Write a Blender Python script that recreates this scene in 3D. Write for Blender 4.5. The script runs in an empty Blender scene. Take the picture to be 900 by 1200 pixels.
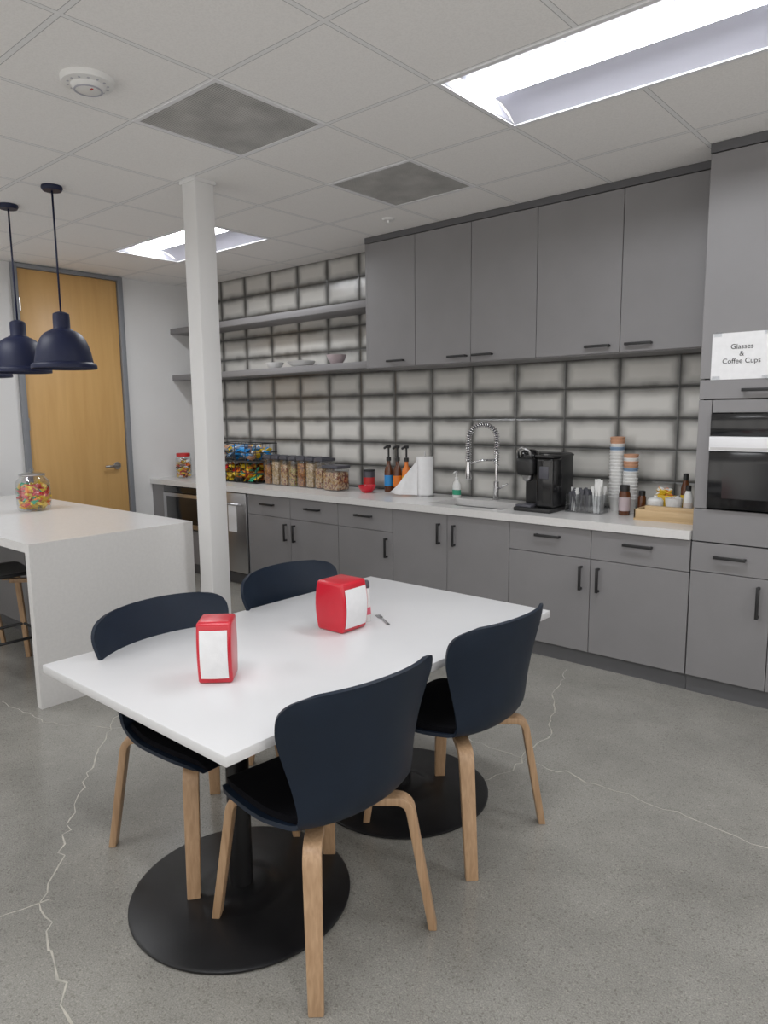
import bpy, bmesh, math, random, bisect
from mathutils import Vector, Matrix
random.seed(7)
S=bpy.context.scene
COL=bpy.context.collection
try:
    S.view_settings.view_transform='Standard'; S.view_settings.look='None'; S.view_settings.exposure=0.18; S.view_settings.gamma=1.05
except Exception: pass

# ------------------------------------------------------------------ materials
def new_mat(name):
    m=bpy.data.materials.new(name); m.use_nodes=True
    nt=m.node_tree; b=nt.nodes["Principled BSDF"]
    return m,nt,b
def mat(name,col,rough=0.5,metal=0.0,var=0.06,scale=12.0,bump=0.0,bscale=200.0,coat=0.0,spec=0.5):
    m,nt,b=new_mat(name)
    tc=nt.nodes.new("ShaderNodeTexCoord"); n=nt.nodes.new("ShaderNodeTexNoise"); n.inputs["Scale"].default_value=scale
    nt.links.new(tc.outputs["Object"],n.inputs["Vector"])
    r=nt.nodes.new("ShaderNodeValToRGB")
    r.color_ramp.elements[0].position=0.3; r.color_ramp.elements[1].position=0.7
    r.color_ramp.elements[0].color=(*[c*(1-var) for c in col],1); r.color_ramp.elements[1].color=(*[min(1,c*(1+var)) for c in col],1)
    nt.links.new(n.outputs["Fac"],r.inputs[0]); nt.links.new(r.outputs[0],b.inputs["Base Color"])
    b.inputs["Roughness"].default_value=rough; b.inputs["Metallic"].default_value=metal
    b.inputs["Coat Weight"].default_value=coat
    b.inputs["Specular IOR Level"].default_value=spec
    if bump>0:
        n2=nt.nodes.new("ShaderNodeTexNoise"); n2.inputs["Scale"].default_value=bscale
        nt.links.new(tc.outputs["Object"],n2.inputs["Vector"])
        bp=nt.nodes.new("ShaderNodeBump"); bp.inputs["Strength"].default_value=bump; bp.inputs["Distance"].default_value=0.002
        nt.links.new(n2.outputs["Fac"],bp.inputs["Height"]); nt.links.new(bp.outputs[0],b.inputs["Normal"])
    return m
def wood(name,c1,c2,stretch=(30,30,2),rough=0.45):
    m,nt,b=new_mat(name)
    tc=nt.nodes.new("ShaderNodeTexCoord"); mp=nt.nodes.new("ShaderNodeMapping"); mp.inputs["Scale"].default_value=stretch
    n=nt.nodes.new("ShaderNodeTexNoise"); n.inputs["Scale"].default_value=1.6; n.inputs["Detail"].default_value=6; n.inputs["Distortion"].default_value=0.6
    r=nt.nodes.new("ShaderNodeValToRGB"); r.color_ramp.elements[0].position=0.3; r.color_ramp.elements[1].position=0.72
    r.color_ramp.elements[0].color=(*c1,1); r.color_ramp.elements[1].color=(*c2,1)
    nt.links.new(tc.outputs["Object"],mp.inputs[0]); nt.links.new(mp.outputs[0],n.inputs["Vector"]); nt.links.new(n.outputs["Fac"],r.inputs[0])
    nt.links.new(r.outputs[0],b.inputs["Base Color"]); b.inputs["Roughness"].default_value=rough
    return m
def glassy(name,tint=(0.95,0.97,0.97),refl=0.12,rough=0.03):
    m,nt,b=new_mat(name); nt.nodes.remove(b)
    out=nt.nodes["Material Output"]
    t=nt.nodes.new("ShaderNodeBsdfTransparent"); t.inputs[0].default_value=(*tint,1)
    g=nt.nodes.new("ShaderNodeBsdfGlossy"); g.inputs["Roughness"].default_value=rough
    lw=nt.nodes.new("ShaderNodeLayerWeight"); lw.inputs[0].default_value=0.3
    mth=nt.nodes.new("ShaderNodeMath"); mth.operation='MULTIPLY_ADD'; mth.inputs[1].default_value=0.55; mth.inputs[2].default_value=refl*0.5
    nt.links.new(lw.outputs["Facing"],mth.inputs[0])
    mx=nt.nodes.new("ShaderNodeMixShader"); nt.links.new(mth.outputs[0],mx.inputs[0]); nt.links.new(t.outputs[0],mx.inputs[1]); nt.links.new(g.outputs[0],mx.inputs[2])
    nt.links.new(mx.outputs[0],out.inputs[0]); return m
def emit(name,col,st):
    m,nt,b=new_mat(name)
    b.inputs["Base Color"].default_value=(0.8,0.8,0.8,1)
    b.inputs["Emission Color"].default_value=(*col,1); b.inputs["Emission Strength"].default_value=st
    return m
def speck(name,cols,scale=60,rough=0.6):
    m,nt,b=new_mat(name)
    tc=nt.nodes.new("ShaderNodeTexCoord"); v=nt.nodes.new("ShaderNodeTexVoronoi"); v.inputs["Scale"].default_value=scale
    nt.links.new(tc.outputs["Object"],v.inputs["Vector"])
    sp=nt.nodes.new("ShaderNodeSeparateColor"); nt.links.new(v.outputs["Color"],sp.inputs[0])
    r=nt.nodes.new("ShaderNodeValToRGB"); r.color_ramp.interpolation='CONSTANT'
    els=r.color_ramp.elements
    while len(els)<len(cols): els.new(0.5)
    for i,c in enumerate(cols):
        els[i].position=i/len(cols); els[i].color=(*c,1)
    nt.links.new(sp.outputs[0],r.inputs[0])
    mx=nt.nodes.new("ShaderNodeMix"); mx.data_type='RGBA'; mx.blend_type='MULTIPLY'; mx.inputs[0].default_value=0.5
    r2=nt.nodes.new("ShaderNodeValToRGB"); r2.color_ramp.elements[0].color=(1,1,1,1); r2.color_ramp.elements[1].color=(0.25,0.25,0.25,1); r2.color_ramp.elements[0].position=0.3; r2.color_ramp.elements[1].position=0.9
    nt.links.new(v.outputs["Distance"],r2.inputs[0])
    nt.links.new(r.outputs[0],mx.inputs[6]); nt.links.new(r2.outputs[0],mx.inputs[7]); nt.links.new(mx.outputs[2],b.inputs["Base Color"])
    b.inputs["Roughness"].default_value=rough
    return m

M_wall=mat("wall_paint",(0.74,0.735,0.73),0.85,var=0.02,scale=2,bump=0.15,bscale=300)
M_cab=mat("cabinet_grey",(0.225,0.219,0.224),0.5,var=0.03,scale=4)
M_carc=mat("cabinet_shadow_gap",(0.03,0.03,0.032),0.8)
M_trimg=mat("cabinet_trim_grey",(0.10,0.10,0.106),0.55,var=0.03)
M_quartz=mat("white_quartz",(0.70,0.69,0.68),0.22,var=0.025,scale=60)
M_table=mat("table_white",(0.71,0.71,0.72),0.28,var=0.01,scale=5)
M_black=mat("matte_black",(0.012,0.012,0.013),0.45,var=0.1)
M_gloss=mat("gloss_black",(0.010,0.010,0.011),0.12,var=0.1)
M_base=mat("powder_black",(0.008,0.008,0.009),0.33,var=0.15,bump=0.2,bscale=500,spec=0.35)
M_navy=mat("navy_shell",(0.0055,0.012,0.025),0.48,var=0.06,bump=0.15,bscale=700,spec=0.3)
M_pad=mat("black_fabric",(0.005,0.005,0.007),0.95,var=0.2,scale=300,bump=0.6,bscale=900,spec=0.1)
M_pend=mat("navy_silicone",(0.006,0.010,0.040),0.5,var=0.05,spec=0.35)
M_oak=wood("oak_legs",(0.36,0.215,0.115),(0.50,0.325,0.19),(60,60,3))
M_door=wood("maple_door",(0.60,0.345,0.12),(0.68,0.41,0.155),(8,8,0.7),0.4)
M_tray=wood("bamboo",(0.50,0.34,0.17),(0.62,0.44,0.24),(3,40,40))
M_steel=mat("stainless",(0.50,0.50,0.51),0.28,1.0,var=0.05,scale=3)
M_chrome=mat("chrome",(0.75,0.75,0.77),0.12,1.0,var=0.02)
M_frame=mat("door_frame_grey",(0.22,0.23,0.25),0.45,var=0.03)
M_white=mat("white_plastic",(0.78,0.78,0.77),0.4,var=0.02)
M_paper=mat("paper_white",(0.80,0.80,0.81),0.9,var=0.03,scale=30,bump=0.3,bscale=150)
M_metalw=mat("white_enamel",(0.80,0.80,0.82),0.35,var=0.01)
M_red=mat("red_plastic",(0.58,0.006,0.022),0.3,var=0.05,coat=0.3)
M_redlid=mat("red_lid",(0.5,0.02,0.02),0.35)
M_green=mat("green_plastic",(0.03,0.35,0.20),0.4)
M_yellow=mat("yellow_wrap",(0.75,0.50,0.03),0.35)
M_orange=mat("orange_wrap",(0.80,0.20,0.02),0.35)
M_blue=mat("blue_wrap",(0.02,0.25,0.62),0.35)
M_pink=mat("pink_wrap",(0.7,0.12,0.18),0.35)
M_brown=mat("brown_syrup",(0.10,0.03,0.01),0.15)
M_dkgrey=mat("dark_grey_lid",(0.07,0.07,0.085),0.4)
M_kraft=mat("kraft_cup",(0.58,0.31,0.19),0.7)
M_slate=mat("slate_blue_cup",(0.20,0.30,0.44),0.7)
M_bowl=mat("ceramic_bowl",(0.66,0.60,0.56),0.35)
M_bowl2=mat("ceramic_bowl_mauve",(0.46,0.38,0.40),0.35)
M_glass=glassy("clear_glass")
M_plast=glassy("clear_plastic",(0.90,0.91,0.92),0.1,0.08)
M_cereal=[speck("cereal_%d"%i,c,70) for i,c in enumerate([
 [(0.40,0.14,0.04),(0.55,0.27,0.08),(0.20,0.08,0.03)],
 [(0.60,0.44,0.24),(0.42,0.28,0.14),(0.7,0.55,0.4)],
 [(0.55,0.33,0.14),(0.28,0.09,0.05),(0.65,0.48,0.3)],
 [(0.6,0.4,0.18),(0.40,0.38,0.12),(0.18,0.08,0.05)]])]
M_lens=emit("led_lens",(0.95,0.97,1.0),22.0)
M_trof=mat("troffer_white",(0.42,0.42,0.48),0.45,var=0.01)
M_ink=mat("printed_ink",(0.02,0.02,0.02),0.8)

# floor: polished concrete
def floor_mat():
    m,nt,b=new_mat("polished_concrete"); L=nt.links.new
    tc=nt.nodes.new("ShaderNodeTexCoord")
    n1=nt.nodes.new("ShaderNodeTexNoise"); n1.inputs["Scale"].default_value=0.9; n1.inputs["Detail"].default_value=9; n1.inputs["Roughness"].default_value=0.66
    n2=nt.nodes.new("ShaderNodeTexNoise"); n2.inputs["Scale"].default_value=220; n2.inputs["Detail"].default_value=3
    v=nt.nodes.new("ShaderNodeTexVoronoi"); v.inputs["Scale"].default_value=170
    for k in (n1,n2,v): L(tc.outputs["Object"],k.inputs["Vector"])
    r1=nt.nodes.new("ShaderNodeValToRGB"); r1.color_ramp.elements[0].position=0.3; r1.color_ramp.elements[1].position=0.72
    r1.color_ramp.elements[0].color=(0.215,0.208,0.188,1); r1.color_ramp.elements[1].color=(0.40,0.388,0.352,1)
    L(n1.outputs["Fac"],r1.inputs[0])
    r2=nt.nodes.new("ShaderNodeValToRGB"); r2.color_ramp.elements[0].position=0.32; r2.color_ramp.elements[1].position=0.66
    r2.color_ramp.elements[0].color=(0.68,0.68,0.68,1); r2.color_ramp.elements[1].color=(1.08,1.08,1.08,1)
    L(n2.outputs["Fac"],r2.inputs[0])
    mx=nt.nodes.new("ShaderNodeMix"); mx.data_type='RGBA'; mx.blend_type='MULTIPLY'; mx.inputs[0].default_value=1
    L(r1.outputs[0],mx.inputs[6]); L(r2.outputs[0],mx.inputs[7])
    sc=nt.nodes.new("ShaderNodeSeparateColor"); L(v.outputs["Color"],sc.inputs[0])
    r3=nt.nodes.new("ShaderNodeValToRGB"); r3.color_ramp.interpolation='CONSTANT'
    e=r3.color_ramp.elements; e[0].position=0; e[0].color=(0.66,0.64,0.62,1); e[1].position=0.08; e[1].color=(1,1,1,1)
    q=e.new(0.94); q.color=(1.25,1.23,1.2,1)
    L(sc.outputs[0],r3.inputs[0])
    mx2=nt.nodes.new("ShaderNodeMix"); mx2.data_type='RGBA'; mx2.blend_type='MULTIPLY'; mx2.inputs[0].default_value=0.6
    L(mx.outputs[2],mx2.inputs[6]); L(r3.outputs[0],mx2.inputs[7]); L(mx2.outputs[2],b.inputs["Base Color"])
    r4=nt.nodes.new("ShaderNodeMapRange"); r4.inputs[3].default_value=0.12; r4.inputs[4].default_value=0.30
    L(n1.outputs["Fac"],r4.inputs[0]); L(r4.outputs[0],b.inputs["Roughness"])
    return m
M_floor=floor_mat()
M_crack=mat("crack_filler",(0.47,0.445,0.385),0.5,var=0.2,scale=30)

# tiles
def tile_mat():
    m,nt,b=new_mat("glazed_tile"); L=nt.links.new
    def mt(op,a,b_=None,c=None):
        n=nt.nodes.new("ShaderNodeMath"); n.operation=op
        for i,x in enumerate((a,b_,c)):
            if x is None: continue
            if isinstance(x,(int,float)): n.inputs[i].default_value=x
            else: L(x,n.inputs[i])
        return n.outputs[0]
    geo=nt.nodes.new("ShaderNodeNewGeometry"); sp=nt.nodes.new("ShaderNodeSeparateXYZ"); L(geo.outputs["Position"],sp.inputs[0])
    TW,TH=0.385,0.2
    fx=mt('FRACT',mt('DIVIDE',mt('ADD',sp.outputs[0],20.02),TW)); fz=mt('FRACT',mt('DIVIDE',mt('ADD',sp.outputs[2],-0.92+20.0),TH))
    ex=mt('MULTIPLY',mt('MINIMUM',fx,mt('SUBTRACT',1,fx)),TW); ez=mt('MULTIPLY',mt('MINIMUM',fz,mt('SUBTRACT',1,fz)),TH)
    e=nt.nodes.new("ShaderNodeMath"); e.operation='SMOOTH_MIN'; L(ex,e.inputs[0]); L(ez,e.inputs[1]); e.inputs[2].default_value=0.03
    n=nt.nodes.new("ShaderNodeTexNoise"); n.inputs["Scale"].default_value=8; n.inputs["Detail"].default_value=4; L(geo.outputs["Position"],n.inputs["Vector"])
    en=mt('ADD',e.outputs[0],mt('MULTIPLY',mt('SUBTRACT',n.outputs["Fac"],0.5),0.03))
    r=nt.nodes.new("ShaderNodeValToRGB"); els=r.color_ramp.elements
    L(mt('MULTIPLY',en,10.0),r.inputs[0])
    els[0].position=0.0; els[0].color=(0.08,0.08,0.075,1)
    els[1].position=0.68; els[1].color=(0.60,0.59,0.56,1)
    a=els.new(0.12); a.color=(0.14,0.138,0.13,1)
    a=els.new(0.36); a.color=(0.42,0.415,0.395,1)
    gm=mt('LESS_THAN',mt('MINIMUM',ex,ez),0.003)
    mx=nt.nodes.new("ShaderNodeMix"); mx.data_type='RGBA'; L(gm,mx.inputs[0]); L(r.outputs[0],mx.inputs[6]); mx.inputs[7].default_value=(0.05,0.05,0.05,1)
    L(mx.outputs[2],b.inputs["Base Color"])
    b.inputs["Roughness"].default_value=0.16
    mr=nt.nodes.new("ShaderNodeMapRange"); mr.inputs[2].default_value=0.012; L(mt('MINIMUM',ex,ez),mr.inputs[0])
    hs=mt('ADD',mr.outputs[0],mt('MULTIPLY',n.outputs["Fac"],0.5))
    bp=nt.nodes.new("ShaderNodeBump"); bp.inputs["Strength"].default_value=0.6; bp.inputs["Distance"].default_value=0.004; L(hs,bp.inputs["Height"]); L(bp.outputs[0],b.inputs["Normal"])
    return m
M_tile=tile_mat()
def ceil_mat():
    m,nt,b=new_mat("ceiling_tile"); L=nt.links.new
    def mt(op,a,b_=None):
        n=nt.nodes.new("ShaderNodeMath"); n.operation=op
        for i,x in enumerate((a,b_)):
            if x is None: continue
            if isinstance(x,(int,float)): n.inputs[i].default_value=x
            else: L(x,n.inputs[i])
        return n.outputs[0]
    geo=nt.nodes.new("ShaderNodeNewGeometry"); sp=nt.nodes.new("ShaderNodeSeparateXYZ"); L(geo.outputs["Position"],sp.inputs[0])
    G=0.625
    def ed(o):
        f=mt('FRACT',mt('DIVIDE',mt('ADD',o,62.5),G)); return mt('MULTIPLY',mt('MINIMUM',f,mt('SUBTRACT',1,f)),G)
    d=mt('MINIMUM',ed(sp.outputs[0]),ed(sp.outputs[1]))
    r=nt.nodes.new("ShaderNodeValToRGB"); r.color_ramp.interpolation='CONSTANT'
    e=r.color_ramp.elements; e[0].position=0; e[0].color=(0.84,0.84,0.84,1); e[1].position=0.5; e[1].color=(0.42,0.42,0.42,1); q=e.new(0.64); q.color=(0.90,0.885,0.87,1)  # grey band beside the grid bars paints the reveal's shadow into the colour
    L(mt('MULTIPLY',d,50.0),r.inputs[0])
    n=nt.nodes.new("ShaderNodeTexNoise"); n.inputs["Scale"].default_value=140; n.inputs["Detail"].default_value=2; L(geo.outputs["Position"],n.inputs["Vector"])
    r2=nt.nodes.new("ShaderNodeValToRGB"); r2.color_ramp.elements[0].position=0.35; r2.color_ramp.elements[1].position=0.6; r2.color_ramp.elements[0].color=(0.94,0.94,0.94,1)
    L(n.outputs["Fac"],r2.inputs[0])
    mx=nt.nodes.new("ShaderNodeMix"); mx.data_type='RGBA'; mx.blend_type='MULTIPLY'; mx.inputs[0].default_value=1; L(r.outputs[0],mx.inputs[6]); L(r2.outputs[0],mx.inputs[7])
    L(mx.outputs[2],b.inputs["Base Color"]); b.inputs["Roughness"].default_value=0.95
    return m
M_ceil=ceil_mat()
def vent_mat():
    m,nt,b=new_mat("perforated_vent"); L=nt.links.new
    tc=nt.nodes.new("ShaderNodeTexCoord")
    v=nt.nodes.new("ShaderNodeTexVoronoi"); v.inputs["Scale"].default_value=95; v.inputs["Randomness"].default_value=0.0; L(tc.outputs["Object"],v.inputs["Vector"])
    r=nt.nodes.new("ShaderNodeValToRGB"); r.color_ramp.elements[0].position=0.30; r.color_ramp.elements[1].position=0.42; r.color_ramp.elements[0].color=(0.28,0.28,0.27,1); r.color_ramp.elements[1].color=(0.62,0.61,0.59,1)
    L(v.outputs["Distance"],r.inputs[0])
    n=nt.nodes.new("ShaderNodeTexNoise"); n.inputs["Scale"].default_value=5; n.inputs["Detail"].default_value=5; L(tc.outputs["Object"],n.inputs["Vector"])
    r2=nt.nodes.new("ShaderNodeValToRGB"); r2.color_ramp.elements[0].position=0.35; r2.color_ramp.elements[1].position=0.65; r2.color_ramp.elements[0].color=(0.7,0.7,0.7,1)
    L(n.outputs["Fac"],r2.inputs[0])
    mx=nt.nodes.new("ShaderNodeMix"); mx.data_type='RGBA'; mx.blend_type='MULTIPLY'; mx.inputs[0].default_value=1; L(r.outputs[0],mx.inputs[6]); L(r2.outputs[0],mx.inputs[7])
    L(mx.outputs[2],b.inputs["Base Color"]); b.inputs["Roughness"].default_value=0.6
    return m
M_vent=vent_mat()

# ------------------------------------------------------------------ geometry helpers
def link(o,parent=None):
    COL.objects.link(o)
    if parent is not None: o.parent=parent
    return o
def grp(name,loc=(0,0,0),rz=0.0):
    e=bpy.data.objects.new(name,None); e.location=loc; e.rotation_euler=(0,0,rz); e.empty_display_size=0.1
    COL.objects.link(e); return e
def mesh(name,vs,fs,m,parent=None,smooth=False,mi=None):
    me=bpy.data.meshes.new(name); me.from_pydata([tuple(v) for v in vs],[],fs)
    for k in (m if isinstance(m,list) else [m]): me.materials.append(k)
    if mi:
        for p,i in zip(me.polygons,mi): p.material_index=i
    if smooth:
        for p in me.polygons: p.use_smooth=True
    me.validate(); me.update()
    return link(bpy.data.objects.new(name,me),parent)
def from_bm(name,bm,m,parent=None,smooth=False):
    bmesh.ops.recalc_face_normals(bm,faces=bm.faces)
    me=bpy.data.meshes.new(name); bm.to_mesh(me); bm.free(); me.materials.append(m)
    if smooth:
        for p in me.polygons: p.use_smooth=True
        try: me.set_sharp_from_angle(angle=math.radians(35))
        except Exception: pass
    return link(bpy.data.objects.new(name,me),parent)
def box(name,x0,x1,y0,y1,z0,z1,m,parent=None,bev=0.0,seg=2):
    bm=bmesh.new(); bmesh.ops.create_cube(bm,size=1.0)
    for v in bm.verts: v.co=Vector(((x0+x1)/2+v.co.x*(x1-x0),(y0+y1)/2+v.co.y*(y1-y0),(z0+z1)/2+v.co.z*(z1-z0)))
    if bev>0: bmesh.ops.bevel(bm,geom=bm.edges[:],offset=bev,segments=seg,affect='EDGES',profile=0.5)
    return from_bm(name,bm,m,parent,smooth=bev>0)
def lathe(name,prof,m,parent=None,n=40,c=(0,0,0),smooth=True,sx=1.0,sy=1.0):
    vs=[];fs=[]
    for (r,z) in prof:
        for i in range(n):
            a=2*math.pi*i/n; vs.append((c[0]+r*sx*math.cos(a),c[1]+r*sy*math.sin(a),c[2]+z))
    for j in range(len(prof)-1):
        for i in range(n):
            k=(i+1)%n; fs.append((j*n+i,j*n+k,(j+1)*n+k,(j+1)*n+i))
    if prof[0][0]>1e-6 and prof[0]!=prof[-1]: fs.append(tuple(range(n-1,-1,-1)))
    if prof[-1][0]>1e-6 and prof[0]!=prof[-1]: fs.append(tuple((len(prof)-1)*n+i for i in range(n)))
    o=mesh(name,vs,fs,m,parent,smooth)
    bm=bmesh.new(); bm.from_mesh(o.data); bmesh.ops.remove_doubles(bm,verts=bm.verts,dist=1e-6); bmesh.ops.recalc_face_normals(bm,faces=bm.faces); bm.to_mesh(o.data); bm.free()
    try: o.data.set_sharp_from_angle(angle=math.radians(40))
    except Exception: pass
    return o
def lathe_open(name,prof,m,parent=None,n=40,c=(0,0,0),sx=1,sy=1):
    vs=[];fs=[]
    for (r,z) in prof:
        for i in range(n):
            a=2*math.pi*i/n; vs.append((c[0]+r*sx*math.cos(a),c[1]+r*sy*math.sin(a),c[2]+z))
    for j in range(len(prof)-1):
        for i in range(n):
            k=(i+1)%n; fs.append((j*n+i,j*n+k,(j+1)*n+k,(j+1)*n+i))
    o=mesh(name,vs,fs,m,parent,True)
    try: o.data.set_sharp_from_angle(angle=math.radians(50))
    except Exception: pass
    return o
def tube(name,pts,r,m,parent=None,n=10,closed=False):
    pts=[Vector(p) for p in pts]; vs=[];fs=[]; N=len(pts)
    up=None
    for i,p in enumerate(pts):
        if closed: t=(pts[(i+1)%N]-pts[i-1]).normalized()
        else: t=(pts[min(i+1,N-1)]-pts[max(i-1,0)]).normalized()
        if up is None:
            up=Vector((0,0,1)) if abs(t.z)<0.9 else Vector((1,0,0))
        a=(up-t*up.dot(t)).normalized(); up=a; b=t.cross(a)
        for k in range(n):
            an=2*math.pi*k/n; vs.append(p+a*r*math.cos(an)+b*r*math.sin(an))
    for i in range(N if closed else N-1):
        j=(i+1)%N
        for k in range(n):
            l=(k+1)%n; fs.append((i*n+k,i*n+l,j*n+l,j*n+k))
    if not closed:
        fs.append(tuple(range(n-1,-1,-1))); fs.append(tuple((N-1)*n+k for k in range(n)))
    return mesh(name,vs,fs,m,parent,True)
def cyl(name,r,z0,z1,m,parent=None,c=(0,0),n=32,bev=0.0):
    if bev>0: pr=[(0,z0),(r-bev,z0),(r,z0+bev),(r,z1-bev),(r-bev,z1),(0,z1)]
    else: pr=[(0,z0),(r,z0),(r,z1),(0,z1)]
    return lathe(name,pr,m,parent,n,(c[0],c[1],0))
def crom(P,t):
    n=len(P)-1; x=min(max(t,0),1)*n; i=min(int(x),n-1); f=x-i
    p0=P[max(i-1,0)];p1=P[i];p2=P[i+1];p3=P[min(i+2,n)]
    return [0.5*((2*b)+(-a+c)*f+(2*a-5*b+4*c-d)*f*f+(-a+3*b-3*c+d)*f**3) for a,b,c,d in zip(p0,p1,p2,p3)]
def pile(name,n,fn,size,mats,parent=None):
    vs=[];fs=[];mi=[]
    for k in range(n):
        p=Vector(fn()); s=[size[i]*random.uniform(0.75,1.25) for i in range(3)]
        R=Matrix.Rotation(random.uniform(0,6.28),3,'Z')@Matrix.Rotation(random.uniform(-0.9,0.9),3,'X')@Matrix.Rotation(random.uniform(-0.9,0.9),3,'Y')
        b=len(vs)
        for z in (-1,1):
            for (x,y,q) in ((-1,-1,0.25),(0,-1,0.6),(1,-1,0.25),(1,0,0.6),(1,1,0.25),(0,1,0.6),(-1,1,0.25),(-1,0,0.6)):
                vs.append(p+R@Vector((x*s[0],y*s[1],z*s[2]*q)))
            vs.append(p+R@Vector((0,0,z*s[2])))
        m=random.randrange(len(mats))
        for i in range(8):
            j=(i+1)%8
            fs.append((b+i,b+j,b+9+j,b+9+i)); fs.append((b+8,b+j,b+i)); fs.append((b+17,b+9+i,b+9+j)); mi+=[m,m,m]
    return mesh(name,vs,fs,mats,parent,False,mi)
def text(name,body,size,loc,rot,m,parent):
    c=bpy.data.curves.new(name,'FONT'); c.body=body; c.size=size; c.align_x='CENTER'; c.align_y='CENTER'; c.extrude=0.0002
    c.materials.append(m); o=bpy.data.objects.new(name,c); o.location=loc; o.rotation_euler=rot; return link(o,parent)

# ------------------------------------------------------------------ room
ZC=2.91; XL=-6.66; YB=4.60; XR=2.5; YF=-2.5
TX=-1.235
box("floor",XL-0.15,XR+0.15,YF-0.15,YB+0.15,-0.12,0.0,M_floor)
wb=box("wall_back",XL-0.15,XR+0.15,YB,YB+0.15,0,ZC+0.2,M_wall)
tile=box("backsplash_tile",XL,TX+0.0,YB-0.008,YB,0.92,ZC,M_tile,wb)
box("wall_left",XL-0.15,XL,YF,YB,0,ZC+0.2,M_wall)
def fill_window_wall(name,axis,fixed,a0,a1,holes,z0,z1):  # unseen wall; its window openings are added to let in fill light
    e=grp(name)
    def bx(n,p,q,zz0,zz1,m=M_wall,off0=0.0,off1=0.15):
        if axis=='y': box(n,p,q,fixed-off1,fixed-off0,zz0,zz1,m,e)
        else: box(n,fixed+off0,fixed+off1,p,q,zz0,zz1,m,e)
    bx("sill_wall",a0,a1,0,z0); bx("header_wall",a0,a1,z1,ZC+0.2)
    prev=a0
    for k,(p,q) in enumerate(holes):
        bx("pier_%d"%(k+1),prev,p,z0,z1); prev=q
        n=max(1,round((q-p)/1.1))
        for i in range(n+1):
            x=p+(q-p)*i/n; bx("fill_window_mullion",x-0.025,x+0.025,z0,z1,M_frame,0.04,0.10)
        bx("fill_window_transom",p,q,z0,z0+0.05,M_frame,0.04,0.10); bx("fill_window_transom",p,q,z1-0.05,z1,M_frame,0.04,0.10)
    bx("pier_end",prev,a1,z0,z1)
fill_window_wall("wall_front",'y',YF,XL-0.15,XR+0.15,[(-6.3,-2.4),(-1.6,2.3)],0.35,2.65)
fill_window_wall("wall_right",'x',XR,YF,YB,[(-2.2,3.4)],0.35,2.65)
G=0.625
lights=[(-3,4),(-9,5),(-3,0),(-9,1),(1,4),(1,0),(-6,-2)]
vents=[(-5,3),(-5,5)]
skip=set(vents)
for (i,j) in lights: skip.add((i,j)); skip.add((i+1,j))
vs=[];fs=[]
for i in range(-11,5):
    for j in range(-5,8):
        if (i,j) in skip: continue
        x0=max(i*G,XL-0.1);x1=min((i+1)*G,XR+0.1);y0=max(j*G,YF-0.1);y1=min((j+1)*G,YB+0.1)
        if x1<=x0 or y1<=y0: continue
        b=len(vs); vs+=[(x0,y0,ZC),(x1,y0,ZC),(x1,y1,ZC),(x0,y1,ZC),(x0,y0,ZC+0.02),(x1,y0,ZC+0.02),(x1,y1,ZC+0.02),(x0,y1,ZC+0.02)]
        fs+=[(b+3,b+2,b+1,b),(b+4,b+5,b+6,b+7),(b,b+1,b+5,b+4),(b+1,b+2,b+6,b+5),(b+2,b+3,b+7,b+6),(b+3,b,b+4,b+7)]
mesh("ceiling",vs,fs,M_ceil)
box("baseboard_left",XL,XL+0.012,YF,2.70,0,0.1,M_trimg)

def troffer(i,j):
    g=grp("recessed_ceiling_light",(i*G,j*G,ZC))
    W,D=2*G,G
    f=0.022
    for (n,a) in (("frame_1",(0,W,0,f)),("frame_2",(0,W,D-f,D)),("frame_3",(0,f,f,D-f)),("frame_4",(W-f,W,f,D-f))):
        box(n,a[0],a[1],a[2],a[3],-0.006,0.004,M_metalw,g)
    sec=[(f,0.0),(0.07,0.035),(0.13,0.058),(0.20,0.068)]
    sec2=[(D-y,z) for (y,z) in sec][::-1]
    for nm,s in (("reflector_1",sec),("reflector_2",sec2)):
        vs=[];fs=[]
        for (y,z) in s: vs+=[(f,y,z),(W-f,y,z)]
        for k in range(len(s)-1): fs.append((2*k,2*k+1,2*k+3,2*k+2))
        mesh(nm,vs,fs,M_trof,g,True)
    vs=[];fs=[]
    n=10
    for k in range(n+1):
        t=k/n; y=0.20+(D-0.40)*t; z=0.066-0.012*math.sin(math.pi*t); vs+=[(f,y,z),(W-f,y,z)]
    for k in range(n): fs.append((2*k,2*k+2,2*k+3,2*k+1))
    mesh("lens",vs,fs,M_lens,g,True)
    for k,x in enumerate((f,W-f)):
        mesh("end_cap_%d"%(k+1),[(x,f,0),(x,0.20,0.07),(x,D-0.20,0.07),(x,D-f,0)],[(0,1,2,3)],M_trof,g)
    box("housing",0.005,W-0.005,0.005,D-0.005,0.075,0.10,M_metalw,g)
    return g
for (i,j) in lights: troffer(i,j)
for (i,j) in vents:
    g=grp("ceiling_air_vent",(i*G,j*G,ZC))
    for n,a in (("frame_1",(0,G,0,.02)),("frame_2",(0,G,G-.02,G)),("frame_3",(0,.02,.02,G-.02)),("frame_4",(G-.02,G,.02,G-.02))):
        box(n,*a,-0.004,0.012,M_metalw,g)
    box("perforated_panel",.02,G-.02,.02,G-.02,0.0,0.012,M_vent,g)
g=grp("smoke_detector",(-2.88,1.54,ZC))
lathe("detector_body",[(0,-0.045),(0.045,-0.045),(0.06,-0.038),(0.066,-0.026),(0.098,-0.022),(0.103,-0.012),(0.103,0)],M_white,g)
lathe("detector_ring",[(0.048,-0.0455),(0.052,-0.047),(0.056,-0.0455),(0.052,-0.04),(0.048,-0.0455)],M_trof,g)
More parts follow.
